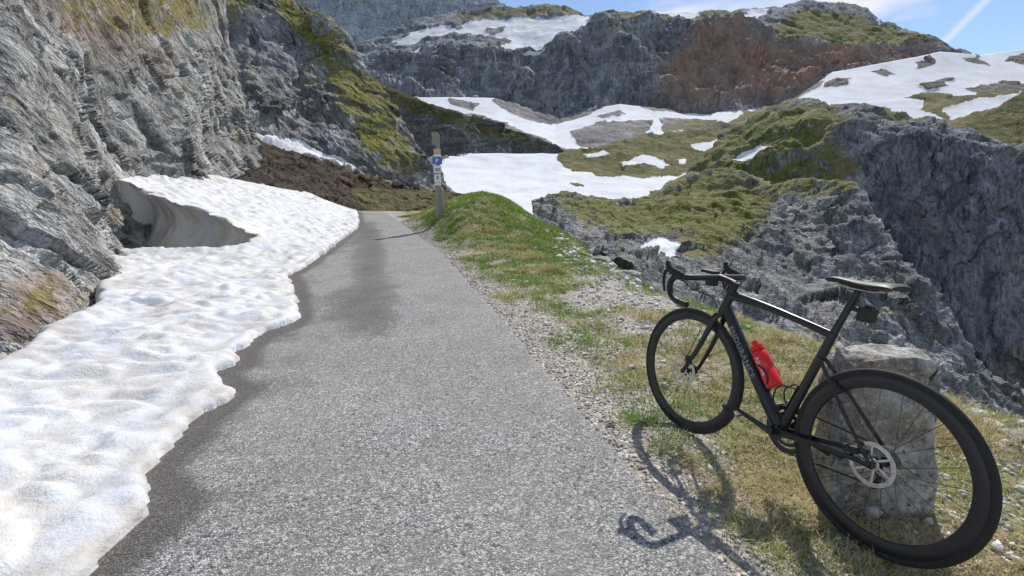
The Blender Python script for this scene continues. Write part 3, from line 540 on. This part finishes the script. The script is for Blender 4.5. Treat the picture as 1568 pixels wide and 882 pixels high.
for s_ in(1,-1):
    b.tube(spline([(.925,s_*.206,.868),(.965,s_*.208,.876),(1.0,s_*.209,.884),(1.028,s_*.209,.905),(1.036,s_*.209,.925)],5),[.018,.021,.021,.017,.011],[.016,.016,.016,.014,.011],n=14)
    b.tube(spline([(1.022,s_*.212,.893),(1.043,s_*.214,.865),(1.040,s_*.217,.82),(1.022,s_*.22,.772)],5),[.008,.007,.005],[.010,.008,.006],n=10)
b.obj("brake_hoods_and_levers",rubber,fork)
b=MB()
for s_ in(1,-1): b.tube(spline([(.99,s_*.2,.87),(.93,s_*.12,.80),(.90,s_*.03,.77),(.86,s_*.01,.72)],6),.0025,n=6)
b.tube(spline([(.92,.03,.60),(.95,.058,.47),(.975,.062,.40)],5),.002,n=6)
b.obj("cables",matte,fork)
b=MB(); b.box((.945,.0,.888),(.085,.05,.016)); b.tube([(.89,0,.872),(.93,0,.880)],.007,.012,n=8); b.box((.925,-.0,.838),(.05,.042,.038)); b.box((.905,0,.856),(.012,.02,.03)); b.obj("bike_computer",matte,fork,False,.004)
b=MB(); b.tube([(.952,0,.832),(.955,0,.832)],.013,n=16); b.obj("light_lens",steel,fork)
b=MB(); b.box((.955,.052,.412),(.03,.022,.05),Matrix.Rotation(.3,3,'Y')); b.obj("front_brake_caliper",matte,fork,False,.004)
b=MB(); b.box((.075,.055,.362),(.055,.022,.028),Matrix.Rotation(.2,3,'Y')); b.obj("rear_brake_caliper",matte,bike,False,.004)
secs=[(.055,.068,.975,.012),(.075,.072,.979,.018),(.12,.070,.973,.02),(.17,.055,.967,.02),(.22,.036,.965,.019),(.27,.024,.967,.018),(.31,.020,.967,.016),(.332,.014,.962,.010)]
V=[];n=20
for x,w,z,h in secs:
    for k in range(n):
        t=2*math.pi*k/n; c,q=math.cos(t),math.sin(t); yy=w*math.copysign(abs(c)**.8,c); zz_=z+(h*.5*q if q>0 else h*q*1.1*(1-.3*abs(c)))-.16*yy*yy/.07*.5
        V.append((x,yy,zz_))
Fc=[[i*n+k,i*n+(k+1)%n,(i+1)*n+(k+1)%n,(i+1)*n+k] for i in range(len(secs)-1) for k in range(n)]+[list(range(n)),[(len(secs)-1)*n+k for k in range(n)]]
b=MB(); b.add(V,Fc); sd_=b.obj("saddle",matte,bike); m=sd_.modifiers.new("s",'SUBSURF'); m.levels=m.render_levels=1
b=MB()
for s_ in(1,-1): b.tube(spline([(.10,s_*.03,.955),(.14,s_*.022,.944),(.24,s_*.022,.944),(.30,s_*.008,.958)],5),.0035,n=8)
b.obj("saddle_rails",steel,bike)
b=MB(); b.box((.155,0,.855),(.05,.05,.055)); b.box((.195,0,.865),(.05,.016,.02)); b.box((.15,0,.885),(.03,.03,.01)); b.obj("rear_light_camera",matte,bike,False,.005)
b=MB(); b.lathe([(.106,-.052),(.106,-.049),(.085,-.049),(.085,-.052)],(.405,0,.27),60)
for i in range(50):
    a=2*math.pi*i/50; b.box((.405+.107*math.cos(a),-.0505,.27+.107*math.sin(a)),(.005,.002,.005),Matrix.Rotation(-a,3,'Y'))
b.lathe([(.076,-.045),(.076,-.042),(.06,-.042),(.06,-.045)],(.405,0,.27),48)
for i in range(4):
    a=i*math.pi/2+.6; b.tube([(.405,-.055,.27),(.405+.088*math.cos(a),-.05,.27+.088*math.sin(a))],[.016,.008],[.006,.004],n=8)
b.obj("chainring",dark,bike)
b=MB(); ca_=math.radians(8); e=A((math.cos(ca_),0,math.sin(ca_))); B0=A((.405,0,.27))
b.tube([B0+A((0,.062,0))-e*.012,B0+A((0,.066,0))+e*.08,B0+A((0,.073,0))+e*.182],[.017,.012,.011],[.008,.008,.006],n=12)
b.tube([B0+A((0,-.062,0))+e*.012,B0+A((0,-.066,0))-e*.08,B0+A((0,-.073,0))-e*.182],[.019,.013,.011],[.009,.008,.006],n=12)
b.tube([B0+A((0,-.06,0)),B0+A((0,.066,0))],.012,n=16,ref=(1,0,0)); b.obj("cranks",carbon,bike)
b=MB()
for s_ in(1,-1):
    c=B0+e*.172*s_+A((0,s_*.115,0)); b.tube([c-A((0,s_*.05,0)),c+A((0,s_*.02,0))],.007,n=10,ref=(1,0,0))
    b.tube([c+A((-.045,0,-.004)),c+A((-.02,0,0)),c+A((.02,0,.0)),c+A((.048,0,.006))],[.004,.008,.009,.004],[.022,.03,.028,.012],n=10)
b.obj("pedals",matte,bike)
b=MB()
for i,rr in enumerate([.058,.052,.047,.042,.037,.032,.028,.025]): b.lathe([(rr,-.026-.004*i),(rr,-.028-.004*i),(.015,-.028-.004*i),(.015,-.026-.004*i)],(0,0,.34),40)
b.obj("cassette",steel,bike)
b=MB(); cy=-.05
pth=[(.405+.108*math.cos(a),cy,.27+.108*math.sin(a)) for a in np.linspace(math.radians(95),math.radians(-88),24)]
b.tube(pth+[(.1,cy,.212),(.035,cy,.225),(-.0,cy,.232),(.0,cy,.262),(.03,cy,.285),(.036,cy-.0,.32),(.02,cy,.368),(0,cy,.378)]+[(.2,cy,.378),pth[0]],.0042,.003,n=6); b.obj("chain",dark,bike)
b=MB(); b.lathe([(.014,-.054),(.014,-.046),(.004,-.046),(.004,-.054)],(.02,0,.28),20); b.lathe([(.014,-.054),(.014,-.046),(.004,-.046),(.004,-.054)],(.03,0,.225),20)
b.tube([(.02,-.057,.28),(.03,-.057,.225)],.010,.002,n=8); b.box((.012,-.068,.295),(.045,.022,.035)); b.obj("rear_derailleur",matte,bike,True)
b=MB(); b.box((.35,-.05,.36),(.03,.03,.05)); b.obj("front_derailleur",matte,bike,False,.004)
D=A((.822-.415,0,.735-.285)); D/=np.linalg.norm(D); N_=A((-D[2],0,D[0])); base0=A((.415,0,.285))
def bottle_pt(t_,o=.068): return base0+D*t_+N_*o
b=MB(); ts=[.155,.157,.165,.23,.235,.245,.25,.30,.315,.33]; rs=[.030,.036,.0365,.0365,.033,.033,.0365,.0365,.033,.026]
b.tube([bottle_pt(t_) for t_ in ts],rs,n=28,ref=(0,1,0)); b.tube([bottle_pt(t_) for t_ in(.330,.332,.352,.353)],[.024,.031,.030,.018],n=28); b.tube([bottle_pt(t_) for t_ in(.352,.365,.366,.378,.379)],[.011,.011,.015,.014,.008],n=16); b.obj("water_bottle",redm,bike)
b=MB()
for s_ in(1,-1):
    b.tube(spline([base0+D*.17+N_*.03+A((0,s_*.012,0)),bottle_pt(.175)+A((0,s_*.038,0)),bottle_pt(.215,.085)+A((0,s_*.037,0)),bottle_pt(.26)+A((0,s_*.040,0)),base0+D*.27+N_*.03+A((0,s_*.012,0))],6),.004,n=8)
b.tube([base0+D*.15+N_*.03,base0+D*.29+N_*.03],.003,.012,n=8)
S0=A((.405,0,.27)); DS=A((-.284,0,.959)); NS=A((.959,0,.284))
for s_ in(1,-1):
    b.tube(spline([S0+DS*.12+NS*.02+A((0,s_*.01,0)),S0+DS*.10+NS*.055+A((0,s_*.036,0)),S0+DS*.15+NS*.085+A((0,s_*.03,0)),S0+DS*.20+NS*.06+A((0,s_*.038,0)),S0+DS*.21+NS*.02+A((0,s_*.01,0))],6),.0035,n=8)
b.tube([S0+DS*.09+NS*.02,S0+DS*.23+NS*.02],.003,.012,n=8)
b.obj("bottle_cages",matte,bike)
white=simple("white_decal",(.7,.7,.68),.5)
def text(body,size,mat,o,X_,Y_,parent,name,off=.012):
    cu=bpy.data.curves.new(name,"FONT"); cu.body=body; cu.size=size; cu.space_character=1.15; cu.offset=size*off; cu.extrude=.0002
    ob=bpy.data.objects.new(name,cu); COL.objects.link(ob); ob.parent=parent; X_=Vector(X_).normalized(); Y_=Vector(Y_).normalized(); Z_=X_.cross(Y_)
    ob.matrix_local=Matrix.Translation(o)@Matrix((X_,Y_,Z_)).transposed().to_4x4(); cu.materials.append(mat)
text("ENDURANCE",.040,grey,Vector(base0+D*.49-N_*.013)+Vector((0,.0262,0)),-D,N_,bike,"down_tube_lettering",.02)
text("Alpine",.030,white,Vector(bottle_pt(.30,.062))+Vector((0,.0372,0)),-D,N_,bike,"bottle_lettering")
# ------------------------------------------------------------------ marker stone
import bmesh
t=NT("marker_stone"); n=t.noise(9,6,.7); n2=t.noise(40,4,.7); c=t.mix(t.ramp(n,[(.35,0.),(.65,1.)]),(.20,.19,.175),(.58,.56,.52)); c=t.mix(t.ramp(t.noise(5,5,.6),[(.52,0.),(.62,.65)]),c,(.30,.23,.15)); c=t.mix(t.ramp(n2,[(.55,0.),(.66,.7)]),c,(.68,.67,.63)); c=t.mix(t.ramp(n2,[(.34,.85),(.45,0.)]),c,(.08,.075,.065))
mms=t.fin(c,.92,t.bump(t.math('ADD',n,t.math('MULTIPLY',n2,.4)),.9,.045),0,.2)
bm=bmesh.new(); bmesh.ops.create_cube(bm,size=2); bmesh.ops.bevel(bm,geom=list(bm.edges),offset=.24,segments=4,affect='EDGES',profile=.6); bmesh.ops.triangulate(bm,faces=bm.faces)
bmesh.ops.subdivide_edges(bm,edges=bm.edges,cuts=5,use_grid_fill=True)
V=np.array([v.co[:] for v in bm.verts]); fl=[[v.index for v in q.verts] for q in bm.faces]; bm.free()
V=V*A((.18,.12,.37)); tap=1-.12*(V[:,2:3]/.36); V[:,:2]*=tap; V+=V/np.linalg.norm(V,axis=1)[:,None]*(.022*fbm(V*6,5,.6)+.055*facets(V*7)[0]+.012*ridged(V*14,3))[:,None]
a=math.radians(-12); V=V@np.array(Matrix.Rotation(a,3,'Z')).T; V+=A((1.565,2.03,.24))
mesh_np("marker_stone",V,fl,mms,True)
# ------------------------------------------------------------------ signpost
sp_=bpy.data.objects.new("signpost",None); COL.objects.link(sp_); px_,py_=-2.02,14.0; sp_.location=(px_,py_,float(G(A([px_]),A([py_]))[0]))
wood=NT("weathered_wood"); wn=wood.noise(6,5,.6,wood.mapping((8,8,.6))); wm=wood.fin(wood.mix(wn,(.14,.12,.10),(.44,.41,.37)),.9,wood.bump(wn,.5,.01))
b=MB(); b.tube([(0,0,-.2),(0,0,.72),(0,0,.80)],[.16,.15,.12],[.13,.12,.09],n=8,ref=(1,0,0)); b.obj("base_block",wm,sp_,False,.01)
b=MB(); b.tube([(-.02,.0,.7),(-.02,0,2.20),(-.02,0,2.22)],[.06,.056,.03],n=10,ref=(1,0,0)); b.box((-.09,-.03,2.10),(.17,.03,.34)); b.obj("post",wm,sp_,False,.005)
wh=simple("sign_white",(.78,.78,.76),.5); ye=simple("sign_orange",(.62,.42,.22),.5); bl=simple("sign_blue",(.03,.15,.58),.45); bk=simple("sign_black",(.03,.03,.03),.5)
for nm,mt,z,w,h in[("orange_sign",ye,1.76,.19,.12),("white_sign",wh,1.65,.20,.07),("parking_sign",bl,1.50,.26,.19),("white_plate",wh,1.27,.22,.2),("arrow_plate",wh,1.03,.18,.22),("lower_plate",wh,.87,.18,.07)]:
    b=MB(); b.box((-.03,-.075,z),(w,.012,h)); b.obj(nm,mt,sp_,False,.003)
b=MB(); b.box((-.03,-.086,1.05),(.03,.006,.10)); b.box((-.03,-.086,1.28),(.13,.006,.025)); b.box((-.03,-.086,1.23),(.13,.006,.015)); b.obj("sign_marks",bk,sp_,False)
text("P",.17,wh,Vector((-.085,-.083,1.44)),(1,0,0),(0,0,1),sp_,"parking_letter")
# ------------------------------------------------------------------ light
saz,sel=math.radians(26),math.radians(48)
S=Vector((math.sin(saz)*math.cos(sel),math.cos(saz)*math.cos(sel),math.sin(sel)))
ld=bpy.data.lights.new("sun",'SUN'); ld.energy=4.6; ld.angle=math.radians(.5); ld.color=(1,.96,.9); lo=bpy.data.objects.new("sun",ld); COL.objects.link(lo); lo.rotation_euler=S.to_track_quat('Z','Y').to_euler()
w=bpy.data.worlds.new("World"); sc.world=w; w.use_nodes=True; nt=w.node_tree; bg=nt.nodes["Background"]
sk=nt.nodes.new("ShaderNodeTexSky"); sk.sky_type='NISHITA'; sk.sun_disc=False; sk.sun_elevation=sel; sk.sun_rotation=saz; sk.altitude=2000; sk.air_density=1.; sk.dust_density=.4
tc_=nt.nodes.new("ShaderNodeTexCoord"); mp=nt.nodes.new("ShaderNodeMapping"); mp.inputs["Scale"].default_value=(1,1,3.5); nt.links.new(tc_.outputs["Generated"],mp.inputs[0])
no=nt.nodes.new("ShaderNodeTexNoise"); no.inputs["Scale"].default_value=2.6; no.inputs["Detail"].default_value=7; no.inputs["Roughness"].default_value=.55; nt.links.new(mp.outputs[0],no.inputs["Vector"])
rp=nt.nodes.new("ShaderNodeValToRGB"); rp.color_ramp.elements[0].position=.5; rp.color_ramp.elements[1].position=.66; nt.links.new(no.outputs[0],rp.inputs[0])
mx=nt.nodes.new("ShaderNodeMix"); mx.data_type='RGBA'; nt.links.new(rp.outputs[0],mx.inputs[0]); nt.links.new(sk.outputs[0],mx.inputs[6]); mx.inputs[7].default_value=(6,6.1,6.3,1)
p1=pixel_to_world(1440.,70.,1.)-A((0,0,HC)); p2=pixel_to_world(1525.,-15.,1.)-A((0,0,HC)); nv=np.cross(p1,p2); nv/=np.linalg.norm(nv)
dt=nt.nodes.new("ShaderNodeVectorMath"); dt.operation='DOT_PRODUCT'; nt.links.new(tc_.outputs["Generated"],dt.inputs[0]); dt.inputs[1].default_value=tuple(nv)
ab=nt.nodes.new("ShaderNodeMath"); ab.operation='ABSOLUTE'; nt.links.new(dt.outputs["Value"],ab.inputs[0])
mr_=nt.nodes.new("ShaderNodeMapRange"); mr_.inputs[1].default_value=.0075; mr_.inputs[2].default_value=.001; mr_.inputs[3].default_value=0; mr_.inputs[4].default_value=.5; nt.links.new(ab.outputs[0],mr_.inputs[0])
mx2=nt.nodes.new("ShaderNodeMix"); mx2.data_type='RGBA'; nt.links.new(mr_.outputs[0],mx2.inputs[0]); nt.links.new(mx.outputs[2],mx2.inputs[6]); mx2.inputs[7].default_value=(6,6.2,6.5,1)
nt.links.new(mx2.outputs[2],bg.inputs[0]); bg.inputs[1].default_value=.15
sc.view_settings.view_transform='Standard'; sc.view_settings.look='None'; sc.view_settings.exposure=0
